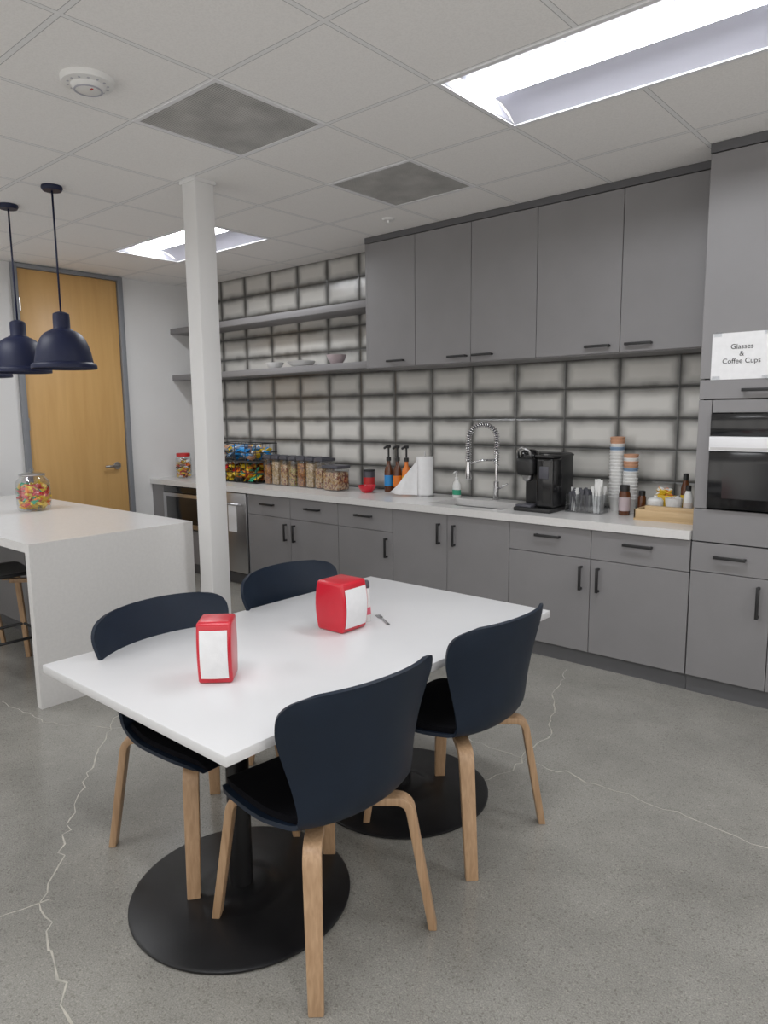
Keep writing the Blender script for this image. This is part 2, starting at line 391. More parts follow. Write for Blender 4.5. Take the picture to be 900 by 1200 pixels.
for k in range(14):
    a=2*math.pi*k/14
    box("vent_slot",0.076*math.cos(a)-.004,0.076*math.cos(a)+.004,0.076*math.sin(a)-.004,0.076*math.sin(a)+.004,-0.0262,-0.022,M_trof,g)
box("detector_led",0.02,0.034,-0.004,0.004,-0.048,-0.044,M_redlid,g)
g=grp("ceiling_sprinkler",(-3.35,3.94,ZC))
lathe("escutcheon",[(0,-0.012),(0.035,-0.012),(0.042,-0.006),(0.045,0)],M_white,g)
cyl("sprinkler_head",0.012,-0.03,-0.01,M_white,g,bev=0.003)

# column
g=grp("structural_column",(-3.64,2.58,0))
box("post",-0.066,0.066,-0.066,0.066,0,ZC,M_wall,g,bev=0.008)
box("base_plate",-0.085,0.085,-0.085,0.085,0,0.012,M_wall,g)
box("ceiling_collar",-0.074,0.074,-0.074,0.074,ZC-0.02,ZC,M_wall,g)

# door
g=grp("door_1",(XL,0,0))
box("door_panel",0.0,0.022,2.775,3.705,0.01,2.865,M_door,g,bev=0.002)
box("frame_left",0,0.05,2.725,2.77,0,2.905,M_frame,g,bev=0.003)
box("frame_right",0,0.05,3.71,3.76,0,2.905,M_frame,g,bev=0.003)
box("frame_head",0,0.05,2.77,3.71,2.868,2.905,M_frame,g,bev=0.003)
def cyl_x(name,r,x0,x1,y,z,m,parent,n=24):
    o=cyl(name,r,0,x1-x0,m,parent,n=n,bev=min(r,x1-x0)*0.15); o.rotation_euler=(0,math.pi/2,0); o.location=(x0,y,z); return o
cyl_x("handle_rose",0.038,0.022,0.034,3.60,1.08,M_steel,g)
cyl_x("handle_neck",0.012,0.03,0.075,3.60,1.08,M_steel,g)
tube("handle_lever",[(0.07,3.60,1.08),(0.072,3.56,1.08),(0.07,3.50,1.079),(0.066,3.46,1.078)],0.012,M_steel,g)
for k,z in enumerate((0.35,1.45,2.5)): box("hinge_%d"%(k+1),0.02,0.032,2.765,2.785,z,z+0.11,M_steel,g)

# floor cracks (thin filled seams)
def crack(pts,w,seed):
    rnd=random.Random(seed); P=[]
    for a,b in zip(pts[:-1],pts[1:]):
        L=math.dist(a,b); n=max(2,int(L/0.045))
        for k in range(n):
            t=k/n; P.append((a[0]+(b[0]-a[0])*t+rnd.gauss(0,0.010),a[1]+(b[1]-a[1])*t+rnd.gauss(0,0.010)))
    P.append(pts[-1]); vs=[];fs=[]
    for i,p in enumerate(P):
        q0=P[max(i-1,0)];q1=P[min(i+1,len(P)-1)]; d=Vector((q1[0]-q0[0],q1[1]-q0[1])).normalized(); nn=Vector((-d.y,d.x)); ww=w*rnd.uniform(0.3,1.2)*0.5
        vs+=[(p[0]+nn.x*ww,p[1]+nn.y*ww,0.0006),(p[0]-nn.x*ww,p[1]-nn.y*ww,0.0006)]
    for i in range(len(P)-1): fs.append((2*i,2*i+1,2*i+3,2*i+2))
    return vs,fs
allv=[];allf=[]
for k,(pts,w) in enumerate([([(-1.50,.45),(-1.708,.71),(-2.0,.78),(-2.26,.868),(-2.81,1.268),(-3.337,1.686),(-3.6,2.0),(-3.5,2.6)],.007),
    ([(-2.26,.868),(-2.28,.70),(-2.5,.4)],.006),
    ([(-2.30,2.9),(-1.798,2.712),(-1.45,2.73),(-1.175,2.718),(-.8,2.72),(-.514,2.69),(0.2,2.6)],.007),
    ([(-1.90,3.879),(-1.80,3.55),(-1.686,3.319),(-1.558,3.029),(-1.528,2.614),(-1.62,2.2),(-1.6,1.95)],.006),
    ([(-3.2,1.75),(-3.6,1.5),(-4.1,1.45)],.005)]):
    v,f=crack(pts,w,k); b=len(allv); allv+=v; allf+=[tuple(b+i for i in q) for q in f]
ck=mesh("floor_cracks",allv,allf,M_crack); ck.parent=bpy.data.objects["floor"]

# ------------------------------------------------------------------ kitchen casework
YC=3.99; TB=TX-0.003
def handle_h(x,z,L,y,parent):
    box("pull_bar",x-L/2,x+L/2,y-0.036,y-0.024,z-0.008,z+0.008,M_black,parent,bev=0.002)
    for s in (-1,1): box("pull_post",x+s*(L/2-0.008)-0.006,x+s*(L/2-0.008)+0.006,y-0.026,y,z-0.006,z+0.006,M_black,parent)
def handle_v(x,z0,z1,y,parent):
    box("pull_bar",x-0.008,x+0.008,y-0.036,y-0.024,z0,z1,M_black,parent,bev=0.002)
    for z in (z0+0.008,z1-0.008): box("pull_post",x-0.006,x+0.006,y-0.026,y,z-0.006,z+0.006,M_black,parent)
def front(name,x0,x1,z0,z1,y,parent,m=None):
    g_=0.0022
    return box(name,x0+g_,x1-g_,y,y+0.02,z0+g_,z1-g_,m or M_cab,parent,bev=0.0012,seg=1)
g=grp("base_cabinets")
box("carcass",-5.09,TB,4.012,YB-0.01,0.10,0.70,M_carc,g)
box("carcass_rail",-5.09,TB,4.012,4.03,0.70,0.868,M_carc,g)
box("toe_kick",XL,TB,4.025,4.045,0.0,0.10,M_trimg,g)
box("end_filler",XL,-6.45,YC,4.02,0.10,0.868,M_cab,g)
ZD=0.685; ZT=0.866
for (a,b) in ((-5.09,-4.52),(-4.52,-3.95),(-3.95,-3.38),(-2.38,-1.815),(-1.815,TB)):
    front("drawer_front",a,b,ZD,ZT,YC,g); handle_h((a+b)/2,0.80 if a>-3 else 0.79,0.17,YC,g); front("door_front",a,b,0.10,ZD,YC,g)
for x in (-4.575,-4.465,-3.435,-1.87,-1.76): handle_v(x,0.49,0.64,YC,g)
for (a,b) in ((-3.38,-2.88),(-2.88,-2.38)): front("sink_door",a,b,0.10,ZT,YC,g)
for x in (-2.945,-2.815): handle_v(x,0.65,0.80,YC,g)
# countertop with sink cut-out
g=grp("kitchen_countertop")
sx0,sx1,sy0,sy1=-3.12,-2.50,4.09,4.44
z0,z1=0.87,0.92
box("slab_left",XL,sx0,3.965,YB-0.008,z0,z1,M_quartz,g)
box("slab_right",sx1,TB,3.965,YB-0.008,z0,z1,M_quartz,g)
box("slab_front",sx0,sx1,3.965,sy0,z0,z1,M_quartz,g)
box("slab_rear",sx0,sx1,sy1,YB-0.008,z0,z1,M_quartz,g)
g=grp("kitchen_sink")
t=0.006
box("basin_floor",sx0-t,sx1+t,sy0-t,sy1+t,0.712,0.718,M_steel,g)
for n,a in (("basin_side_1",(sx0-t,sx0,sy0-t,sy1+t)),("basin_side_2",(sx1,sx1+t,sy0-t,sy1+t)),("basin_side_3",(sx0,sx1,sy0-t,sy0)),("basin_side_4",(sx0,sx1,sy1,sy1+t))):
    box(n,*a,0.718,0.869,M_steel,g)
cyl("drain",0.045,0.718,0.722,M_chrome,g,c=(-2.81,4.28))

# microwave drawer
g=grp("microwave_drawer")
box("body",-6.44,-5.72,4.02,4.50,0.44,0.86,M_black,g)
box("control_strip",-6.44,-5.72,3.985,4.02,0.80,0.86,M_gloss,g,bev=0.003)
box("drawer_face",-6.44,-5.72,3.975,4.02,0.45,0.795,M_steel,g,bev=0.004)
box("glass_window",-6.38,-5.78,3.971,3.98,0.50,0.76,M_gloss,g,bev=0.002)
box("bottom_drawer_front",-6.44,-5.72,YC,4.02,0.105,0.435,M_cab,g)
g=grp("dishwasher")
box("tub",-5.70,-5.10,4.02,4.55,0.10,0.86,M_black,g)
box("door_panel",-5.70,-5.10,3.975,4.02,0.12,0.86,M_steel,g,bev=0.004)
tube("bar_handle",[(-5.64,3.94,0.76),(-5.16,3.94,0.76)],0.009,M_steel,g)
for x in (-5.62,-5.18): box("handle_post",x-0.008,x+0.008,3.94,3.976,0.752,0.768,M_steel,g)
box("taped_note",-5.36,-5.24,3.973,3.9755,0.50,0.74,M_paper,g)

# upper cabinets
YU=4.24
g=grp("upper_cabinets")
box("carcass",-3.83,TB,YU+0.021,YB-0.01,1.93,2.86,M_carc,g)
box("left_side_panel",-3.845,-3.828,YU,YB-0.01,1.92,2.865,M_cab,g)
box("bottom_panel",-3.83,TB,YU+0.02,YB-0.01,1.915,1.932,M_cab,g)
box("top_filler",-3.845,TB,YU-0.004,YB-0.01,2.866,ZC-0.002,M_trimg,g)
xs=[-3.83,-3.355,-2.86,-2.35,-1.785,TB]
for k in range(5): front("door_front",xs[k],xs[k+1],1.92,2.864,YU,g)
for x in (-3.535,-2.965,-2.755,-1.92,-1.665): handle_h(x,1.965,0.16,YU,g)
# shelves
for z in (1.93,2.405):
    g=grp("floating_shelf",(0,0,z))
    box("shelf_board",XL,-3.847,4.295,YB-0.009,0,0.055,M_cab,g,bev=0.002)

# tall cabinet
g=grp("tall_cabinet")
XT=0.35
box("side_panel",TX,TX+0.018,YC+0.021,YB-0.01,0.10,ZC-0.002,M_cab,g)
box("carcass_low",TX+0.02,XT,4.012,YB-0.01,0.10,1.04,M_carc,g)
box("carcass_high",TX+0.02,XT,4.012,YB-0.01,1.58,2.86,M_carc,g)
box("toe_kick",TX+0.0,XT,4.02,4.04,0.0,0.10,M_trimg,g)
box("top_filler",TX,XT,YC-0.005,YC+0.02,2.862,ZC-0.002,M_trimg,g)
for (a,b) in ((TX,-0.83),(-0.83,-0.43)):
    front("drawer_front",a,b,0.70,0.862,YC,g); handle_h((a+b)/2,0.79,0.16,YC,g); front("door_front",a,b,0.10,0.70,YC,g)
handle_v(-0.885,0.49,0.66,YC,g); handle_v(-0.775,0.49,0.66,YC,g)
front("oven_surround_low",TX,-0.43,0.865,1.045,YC,g)
front("oven_surround_left",TX,-1.165,1.045,1.625,YC,g); front("oven_surround_right",-0.50,-0.43,1.045,1.625,YC,g)
front("oven_surround_top",-1.165,-0.50,1.555,1.625,YC,g)
front("flip_door",TX,-0.43,1.628,1.73,YC,g); handle_h(-0.92,1.672,0.2,YC,g)
front("upper_door",TX,-0.43,1.732,2.86,YC,g)
front("pantry_door_low",-0.43,XT,0.10,1.73,YC,g); front("pantry_door_high",-0.43,XT,1.732,2.86,YC,g)
handle_v(-0.37,1.1,1.3,YC,g)
g=grp("built_in_oven")
box("oven_body",-1.16,-0.505,4.012,4.45,1.06,1.55,M_black,g)
box("control_panel",-1.163,-0.503,3.975,4.012,1.437,1.552,M_gloss,g,bev=0.003)
box("door_trim",-1.163,-0.503,3.960,4.012,1.358,1.434,M_metalw,g,bev=0.003)
box("trim_inlay",-1.155,-0.51,3.9585,3.961,1.366,1.378,M_steel,g)
box("glass_door",-1.163,-0.503,3.97,4.012,1.055,1.355,M_gloss,g,bev=0.003)
box("inner_window",-1.09,-0.58,3.968,3.972,1.11,1.30,M_gloss,g)
g=grp("paper_sign",(-1.035,YC-0.0015,1.845))
box("sheet",-0.145,0.145,-0.001,0.0,-0.118,0.118,M_paper,g)
text("sign_text","Glasses\n&\nCoffee Cups",0.036,(0,-0.0022,0.01),(math.pi/2,0,0),M_ink,g)
for s in (-1,1):
    for q in (-1,1): box("tape",s*0.12-0.02,s*0.12+0.02,-0.0016,-0.001,q*0.112-0.012,q*0.112+0.012,M_plast,g)

# ------------------------------------------------------------------ island
g=grp("kitchen_island")
IX=-3.815
box("top_slab",-6.35,IX,1.545,2.55,0.86,0.91,M_quartz,g)
box("waterfall_end",IX-0.05,IX,1.545,2.55,0.0,0.86,M_quartz,g)
box("cabinet_base",-6.33,IX-0.05,2.05,2.53,0.10,0.86,M_cab,g)
box("toe_base",-6.33,IX-0.05,2.08,2.49,0.0,0.10,M_trimg,g)
for k in range(4):
    a=-6.33+k*0.616; front("door_front",a,a+0.616,0.1,0.855,2.03,g)

def leg_path(foot,kn,hub,n=8,r=0.04):
    A=Vector(foot);K=Vector(kn);Hh=Vector(hub)
    u=(K-A).normalized(); w=(Hh-K).normalized()
    p1=K-u*r; p2=K+w*r; pts=[A,A.lerp(p1,0.5)]
    for i in range(n+1):
        t=i/n; pts.append((1-t)**2*p1+2*t*(1-t)*K+t*t*p2)
    pts.append(Hh); return pts
def strip(name,pts,w,t,m,parent,taper=0.82):
    pts=[Vector(p) for p in pts]; d=pts[-1]-pts[0]; side=Vector((d.x,d.y,0)).normalized().cross(Vector((0,0,1))).normalized()
    bm=bmesh.new(); rows=[]
    N=len(pts)
    for i,p in enumerate(pts):
        tg=(pts[min(i+1,N-1)]-pts[max(i-1,0)]).normalized()
        nr=tg.cross(side).normalized()
        if i==0: nr=Vector((nr.x,nr.y,0)).normalized()
        k=taper+(1-taper)*min(1,i/2)
        rows.append([bm.verts.new(p+side*sx*w*k/2+nr*sz*t/2) for sx,sz in ((-1,-1),(1,-1),(1,1),(-1,1))])
    for a,b in zip(rows[:-1],rows[1:]):
        for k in range(4): bm.faces.new((a[k],a[(k+1)%4],b[(k+1)%4],b[k]))
    bm.faces.new(rows[0][::-1]); bm.faces.new(rows[-1])
    bmesh.ops.recalc_face_normals(bm,faces=bm.faces)
    ed=[e for e in bm.edges if len(e.link_faces)==2 and e.calc_face_angle(0)>1.2]
    bmesh.ops.bevel(bm,geom=ed,offset=0.004,segments=2,affect='EDGES',profile=0.5)
    return from_bm(name,bm,m,parent,True)

SH=[(.240,.418,.165,0,0),(.228,.440,.200,0,.004),(.17,.450,.228,0,.010),(.08,.446,.238,0,.018),(-.02,.440,.238,0.0,.024),(-.10,.443,.228,0.005,.028),
    (-.165,.453,.216,.02,.024),(-.212,.482,.212,.045,.010),(-.236,.535,.216,.065,.0),(-.248,.605,.230,.080,.0),(-.258,.68,.253,.090,0),(-.268,.745,.275,.095,0),
    (-.278,.80,.287,.094,-.004),(-.286,.84,.282,.090,-.006),(-.292,.868,.254,.075,-.008),(-.296,.882,.195,.045,-.006)]
def surf(u,v):
    f,z,h,w,l=crom(SH,v); return Vector((f+w*abs(u)**2.2,u*h,z+l*u*u))
def sheet(name,v0,v1,us,off,th,m,parent,NU=28,NV=56):
    bm=bmesh.new(); rows=[]
    for j in range(NV+1):
        v=v0+(v1-v0)*j/NV; row=[]
        for i in range(NU+1):
            u=(-1+2*i/NU)*us
            p=surf(u,v); e=1e-3
            du=surf(u+e,v)-surf(u-e,v); dv=surf(u,min(v+e,1))-surf(u,max(v-e,0)); nrm=dv.cross(du).normalized()
            row.append((p,nrm))
        rows.append(row)
    top=[[None]*(NU+1) for _ in rows]; bot=[[None]*(NU+1) for _ in rows]
    for j,row in enumerate(rows):
        for i,(p,nrm) in enumerate(row):
            ref=Vector((0.7,0,0.7))
            if nrm.dot(ref)<0: nrm=-nrm
            top[j][i]=bm.verts.new(p+nrm*(off+th)); bot[j][i]=bm.verts.new(p+nrm*off)
    for j in range(NV):
        for i in range(NU):
            bm.faces.new((top[j][i],top[j][i+1],top[j+1][i+1],top[j+1][i])); bm.faces.new((bot[j][i],bot[j+1][i],bot[j+1][i+1],bot[j][i+1]))
    for j in range(NV):
        for i in (0,NU): bm.faces.new((top[j][i],top[j+1][i],bot[j+1][i],bot[j][i]))
    for i in range(NU):
        for j in (0,NV): bm.faces.new((top[j][i],top[j][i+1],bot[j][i+1],bot[j][i]))
    return from_bm(name,bm,m,parent,True)
def chair(x,y,rz):
    g=grp("dining_chair",(x,y,0),rz)
    sheet("shell",0,1,1.0,-0.006,0.012,M_navy,g)
    sheet("seat_cushion",0.03,0.40,0.90,0.006,0.018,M_pad,g,20,24)
    k=0
    for sf in (1,-1):
        for ss in (1,-1):
            k+=1
            foot=(0.25*sf,0.23*ss,0.0) ; kn=((0.20 if sf>0 else -0.192),0.186*ss,0.420); hub=(0.06*sf,0.06*ss,0.420)
            strip("leg_%d"%k,leg_path(foot,kn,hub),0.052,0.026,M_oak,g)
    box("seat_bracket",-0.10,0.10,-0.09,0.09,0.40,0.434,M_black,g,bev=0.006)
    return g
chair(-1.475,1.392,math.pi-0.09)
chair(-1.482,2.10,math.pi-0.03)
chair(-2.12,1.41,0.02)
chair(-2.21,2.12,0.0)

# ------------------------------------------------------------------ table
g=grp("dining_table",(-1.89,1.82,0))
box("table_top",-0.51,0.51,-0.835,0.835,0.712,0.742,M_table,g,bev=0.003)
for k,yy in enumerate((-0.50,0.34)):
    dx=0.10
    lathe("base_disc_%d"%(k+1),[(0,0),(0.355,0),(0.36,0.004),(0.36,0.010),(0.35,0.015),(0.15,0.019),(0.11,0.024),(0.10,0.034),(0.075,0.040),(0,0.040)],M_base,g,64,(dx,yy,0))
    cyl("pedestal_post_%d"%(k+1),0.038,0.038,0.70,M_base,g,c=(dx,yy))
    box("top_spider_%d"%(k+1),dx-0.28,dx+0.28,yy-0.03,yy+0.03,0.695,0.712,M_base,g)
    box("top_plate_%d"%(k+1),dx-0.03,dx+0.03,yy-0.25,yy+0.25,0.695,0.712,M_base,g)

def dispenser(x,y,rz,w=0.115,d=0.15,h=0.19):
    g=grp("napkin_dispenser",(x,y,0.742),rz)
    def fx(t): return d/2-0.012+0.014*math.sin(math.pi*t)
    n=16; poly=[]
    for i in range(n+1):
        t=i/n; poly.append((fx(t),0.0+t*h))
    for i in range(n+1):
        t=1-i/n; poly.append((-fx(t),0.0+t*h))
    bm=bmesh.new(); a=[bm.verts.new((p[0],-w/2,p[1])) for p in poly]; b=[bm.verts.new((p[0],w/2,p[1])) for p in poly]
    N=len(poly)
    for i in range(N): bm.faces.new((a[i],a[(i+1)%N],b[(i+1)%N],b[i]))
    bm.faces.new(a[::-1]); bm.faces.new(b)
    bmesh.ops.recalc_face_normals(bm,faces=bm.faces)
    ed=[e for e in bm.edges if e.calc_face_angle(0)>0.9]
    bmesh.ops.bevel(bm,geom=ed,offset=0.010,segments=4,affect='EDGES',profile=0.5)
    from_bm("body",bm,M_red,g,True)
    for s in (1,-1):
        vs=[];fs=[]
        for i in range(13):
            t=0.10+0.78*i/12; X=(fx(t)+0.0025)*s
            for q in range(5):
                yy=(-0.5+q/4)*(w-0.022); vs.append((X+s*0.003*(1-(2*q/4-1)**2),yy,t*h))
        for i in range(12):
            for q in range(4): fs.append((i*5+q,i*5+q+1,(i+1)*5+q+1,(i+1)*5+q))
        mesh("napkins_front" if s>0 else "napkins_rear",vs,fs,M_paper,g,True)
dispenser(-1.834,1.296,-math.pi/4-0.02,0.108,0.13,0.198)
dispenser(-1.90,1.93,0.02,0.14,0.155,0.195)
g=grp("metal_fork",(-1.83,2.10,0.742),2.6)
vs=[];P=[(-0.06,.007,.003),(-0.02,.005,.004),(0.02,.0035,.006),(0.035,.006,.004),(0.045,.011,.003),(0.055,.011,.003)]
fs=[]
for (x,h,z) in P: vs+=[(x,-h,z),(x,h,z),(x,h,z-.002),(x,-h,z-.002)]
for i in range(len(P)-1):
    for k in range(4): fs.append((4*i+k,4*i+(k+1)%4,4*i+4+(k+1)%4,4*i+4+k))
mesh("fork_handle",vs,fs,M_steel,g,True)
for k in range(4): box("tine_%d"%(k+1),0.054,0.085,-0.011+k*0.0063,-0.0085+k*0.0063,.001,.003,M_steel,g)
g=grp("salt_shaker",(-1.885,2.055,0.742))
lathe("glass_body",[(0,0),(0.018,0),(0.020,0.004),(0.018,0.05),(0.016,0.12),(0.015,0.14)],M_white,g)
lathe_open("label",[(0.0203,0.03),(0.0186,0.06)],M_pink,g)
lathe("cap",[(0.015,0.138),(0.016,0.142),(0.015,0.160),(0.010,0.168),(0,0.170)],M_dkgrey,g)

# ------------------------------------------------------------------ stools at island
def stool(x,y):
    g=grp("counter_stool",(x,y,0),math.pi/2)
    zz=0.62
    bm=bmesh.new(); NU,NV=16,20; T=[]
    for j in range(NV+1):
        v=j/NV; f,z,h=crom([(.19,zz-.02,.15),(.16,zz,.18),(.05,zz,.2),(-.08,zz,.2),(-.15,zz+.02,.19),(-.185,zz+.08,.19),(-.2,zz+.15,.18),(-.205,zz+.17,.13)],v)
        T.append([bm.verts.new((f+(0.05*(u*u) if v>.5 else 0)*max(0,(v-.5)*2),u*h,z+.015*u*u)) for u in [(-1+2*i/NU) for i in range(NU+1)]])
    for j in range(NV):
        for i in range(NU): bm.faces.new((T[j][i],T[j][i+1],T[j+1][i+1],T[j+1][i]))
    o=from_bm("seat_shell",bm,M_black,g,True); md=o.modifiers.new("sol",'SOLIDIFY'); md.thickness=0.02; md.offset=-1
    k=0
    for sf in (1,-1):
        for ss in (1,-1):
            k+=1; strip("leg_%d"%k,leg_path((.21*sf,.2*ss,0),(.155*sf,.145*ss,zz-.035),(.04*sf,.04*ss,zz-.035)),.036,.026,M_oak,g)
    q=[(.185,.175),(-.185,.175),(-.185,-.175),(.185,-.175)]
    tube("footrest_ring",[(a,b,.24) for a,b in q],.009,M_black,g,closed=True)
stool(-4.55,1.66); stool(-5.35,1.66)

# ------------------------------------------------------------------ pendants
def pendant(x,y,zb=1.86):
    g=grp("pendant_lamp",(x,y,0))
    lathe("canopy",[(0,ZC),(0.058,ZC),(0.06,ZC-0.012),(0.052,ZC-0.026),(0,ZC-0.026)],M_pend,g)
    tube("cord",[(0,0,ZC-0.02),(0,0,zb+0.30)],0.006,M_pend,g,8)
    prof=[(0.0,.335),(.018,.335),(.034,.330),(.046,.322),(.048,.30),(.048,.24),(.050,.235),(.060,.232),(.064,.226),(.078,.222),(.105,.205),(.128,.175),(.145,.135),(.156,.095),(.163,.055),(.167,.035),(.180,.028),(.186,.018),(.186,0.0),
          (.180,0.0),(.178,.012),(.160,.026),(.155,.06),(.147,.10),(.134,.14),(.112,.18),(.080,.208),(.030,.212),(0,.212)]
    lathe("shade",[(r,z+zb) for r,z in prof],M_pend,g,56)
    lathe("bulb",[(0,.08),(.02,.085),(.032,.105),(.034,.125),(.025,.15),(.015,.17),(.015,.205)],M_white,g,24,(0,0,zb))
pendant(-4.33,2.05); pendant(-4.90,2.03); pendant(-5.58,2.05)

# ------------------------------------------------------------------ island candy jar
CANDY=[M_redlid,M_yellow,M_orange,M_red,M_brown,M_green,M_yellow]
def cylfn(r,z0,z1):
    def f():
        a=random.uniform(0,6.28); q=r*math.sqrt(random.random()); return (q*math.cos(a),q*math.sin(a),random.uniform(z0,z1))
    return f
g=grp("candy_jar",(-5.20,2.17,0.91))
lathe_open("glass_body",[(0,.003),(.10,.003),(.110,.02),(.113,.05),(.113,.19),(.106,.215),(.086,.235),(.08,.245),(.084,.255)],M_glass,g,48)
pile("candies",240,cylfn(.084,.03,.18),(.030,.020,.013),CANDY,g)
lathe("lid",[(0,.300),(.010,.300),(.016,.288),(.01,.276),(.05,.272),(.082,.262),(.086,.256),(.082,.252),(0,.252)],M_glass,g,48)
lathe("lid_band",[(.084,.249),(.088,.252),(.088,.258),(.084,.261)],M_steel,g,48)

# ------------------------------------------------------------------ counter items
ZK=0.92
for (x,y,h,lid) in ((-6.42,4.22,.26,M_redlid),(-6.28,4.42,.20,M_redlid)):
    g=grp("snack_jar",(x,y,ZK))
    lathe_open("glass_body",[(0,.002),(.07,.002),(.08,.012),(.08,h*.78),(.066,h*.86)],M_glass,g,32)
    pile("snacks",110,cylfn(.062,.02,h*.72),(.02,.016,.010),[M_brown,M_yellow,M_orange,M_redlid,M_white],g)
    cyl("lid",.07,h*.86,h,lid,g,bev=.004)
g=grp("wire_snack_basket",(-5.58,4.37,ZK))
bw,bd=.32,.13
for z in (.008,.10,.20,.21,.29,.375):
    tube("wire_ring",[(-bw,-bd,z),(bw,-bd,z),(bw,bd,z),(-bw,bd,z)],.0035 if z not in(.375,.2) else .005,M_black,g,6,closed=True)
for i in range(13):
    x=-bw+2*bw*i/12
    tube("wire_upright",[(x,-bd,.008),(x,-bd,.375 if i%3==0 else .20)],.002 if i%3 else .004,M_black,g,6); tube("wire_upright",[(x,bd,.008),(x,bd,.375)],.002,M_black,g,6)
box("lower_tray",-bw,bw,-bd,bd,.006,.010,M_black,g); box("upper_tray",-bw,bw,-bd,bd,.208,.211,M_black,g)
pile("packets_lower",170,lambda:(random.uniform(-bw+.03,bw-.03),random.uniform(-bd+.02,bd-.03),random.uniform(.03,.16)),(.034,.024,.010),[M_yellow,M_orange,M_redlid,M_green,M_yellow,M_brown],g)
pile("packets_upper",120,lambda:(random.uniform(-bw+.03,bw-.03),random.uniform(-bd+.03,bd-.03),random.uniform(.235,.34)),(.036,.024,.010),[M_blue,M_slate,M_yellow,M_white,M_blue,M_kraft],g)
# cereal containers
xs=[-5.155,-5.04,-4.925,-4.81,-4.695,-4.58,-4.465]
for i,x in enumerate(xs):
    h=.272; w=.048; d=.085
    g=grp("cereal_container",(x,4.36,ZK))
    box("cereal",-w+.005,w-.005,-d+.005,d-.005,.006,h*random.uniform(.62,.82),M_cereal[i%4],g,bev=.012)
    box("clear_body",-w,w,-d,d,0.0,h*.88,M_plast,g,bev=.014)
    box("lid",-w-.002,w+.002,-d-.002,d+.002,h*.88,h*.98,M_dkgrey,g,bev=.006)
    box("lid_flap",-w+.012,w-.012,-d+.01,d-.03,h*.98,h*1.01,M_dkgrey,g,bev=.003)
g=grp("cereal_container",(-4.27,4.30,ZK)); h=.215
box("cereal",-.085,.085,-.075,.075,.006,h*.74,M_cereal[2],g,bev=.015); box("clear_body",-.09,.09,-.08,.08,0,h*.88,M_plast,g,bev=.018)
box("lid",-.093,.093,-.083,.083,h*.88,h,M_dkgrey,g,bev=.006)
g=grp("coffee_tin",(-4.06,4.49,ZK)); cyl("tin_body",.05,0,.16,M_dkgrey,g,bev=.003); cyl("tin_lid",.052,.16,.175,M_black,g,bev=.003); cyl("tin_label",.0505,.04,.11,M_redlid,g)
g=grp("red_bowl",(-3.94,4.33,ZK))
lathe("bowl",[(0,0),(.035,0),(.042,.004),(.068,.035),(.075,.06),(.071,.06),(.062,.035),(.035,.010),(0,.009)],M_red,g)
pile("sweets",25,cylfn(.045,.03,.05),(.015,.010,.008),[M_white,M_redlid],g)
for i,(x,c) in enumerate(((-3.83,M_brown),(-3.735,M_redlid),(-3.64,M_orange))):
    g=grp("syrup_bottle",(x,4.48,ZK))
    lathe("bottle",[(0,0),(.034,0),(.037,.005),(.037,.17),(.030,.20),(.016,.225),(.014,.262),(0,.262)],c if i!=1 else M_brown,g,28)
    lathe_open("label",[(.0376,.05),(.0376,.14)],M_yellow if i==2 else (M_blue if i==0 else M_orange),g,28)
    cyl("pump_collar",.020,.258,.29,M_black,g,bev=.002); cyl("pump_stem",.008,.28,.37,M_black,g)
    tube("pump_spout",[(0,.008,.375),(0,-.02,.377),(0,-.055,.365)],.010,M_black,g); cyl("pump_top",.020,.365,.388,M_black,g,bev=.003)
g=grp("paper_towel_roll",(-3.39,4.40,ZK))
cyl("stand_base",.075,0,.010,M_steel,g,bev=.002); cyl("stand_rod",.006,.01,.35,M_steel,g)
lathe("roll",[(.02,.012),(.064,.012),(.066,.016),(.066,.306),(.064,.31),(.02,.31)],M_paper,g,40)
vs=[];fs=[]
for i in range(17):
    t=i/16
    for j in range(9):
        s=j/8; top=.300-.27*t**0.85
        vs.append((-.02-.19*t-.02*s*t, -.068-.06*t+.016*math.sin(7*t+2.5*s)*t-.03*s*t, .014+(top-.014)*s))
for i in range(16):
    for j in range(8): fs.append((i*9+j,i*9+j+1,(i+1)*9+j+1,(i+1)*9+j))
mesh("loose_sheet",vs,fs,M_paper,g,True)
g=grp("soap_bottle",(-3.15,4.49,ZK))
lathe("bottle",[(0,0),(.032,0),(.036,.006),(.036,.09),(.03,.115),(.014,.13),(.014,.14),(0,.14)],M_white,g,28,sy=.7)
lathe_open("label",[(.0366,.02),(.0366,.06)],M_green,g,28,sy=.7)
cyl("pump_collar",.014,.138,.155,M_white,g); cyl("pump_stem",.005,.15,.19,M_white,g); tube("pump_nozzle",[(.0,.005,.195),(0,-.02,.196),(0,-.04,.188)],.007,M_white,g)
# faucet
g=grp("kitchen_faucet",(-2.80,4.50,ZK))
cyl("base_flange",.03,0,.012,M_chrome,g,bev=.003); cyl("body",.022,.01,.14,M_chrome,g,bev=.003)
cyl("riser",.012,.13,.36,M_chrome,g)
tube("lever_handle",[(.02,0,.09),(.05,-.005,.10),(.10,-.01,.13)],.007,M_chrome,g)
R=.105; path=[]
dx,dy=-.72,-.69
for i in range(30): path.append((0,0,.26+(.46-.26)*i/29))
for i in range(1,41):
    a=math.pi*i/40; q=R*(1-math.cos(a)); path.append((dx*q,dy*q,.46+R*math.sin(a)*.95))
for i in range(1,22): path.append((dx*2*R,dy*2*R,.46-.17*i/21))
tube("hose_core",path,.009,M_dkgrey,g,8)
pv=[Vector(p) for p in path]; cum=[0]
for a,b in zip(pv[:-1],pv[1:]): cum.append(cum[-1]+(b-a).length)
Ltot=cum[-1]; coil=[]; turns=40; npt=turns*10; side=Vector((-dy,dx,0)).normalized()
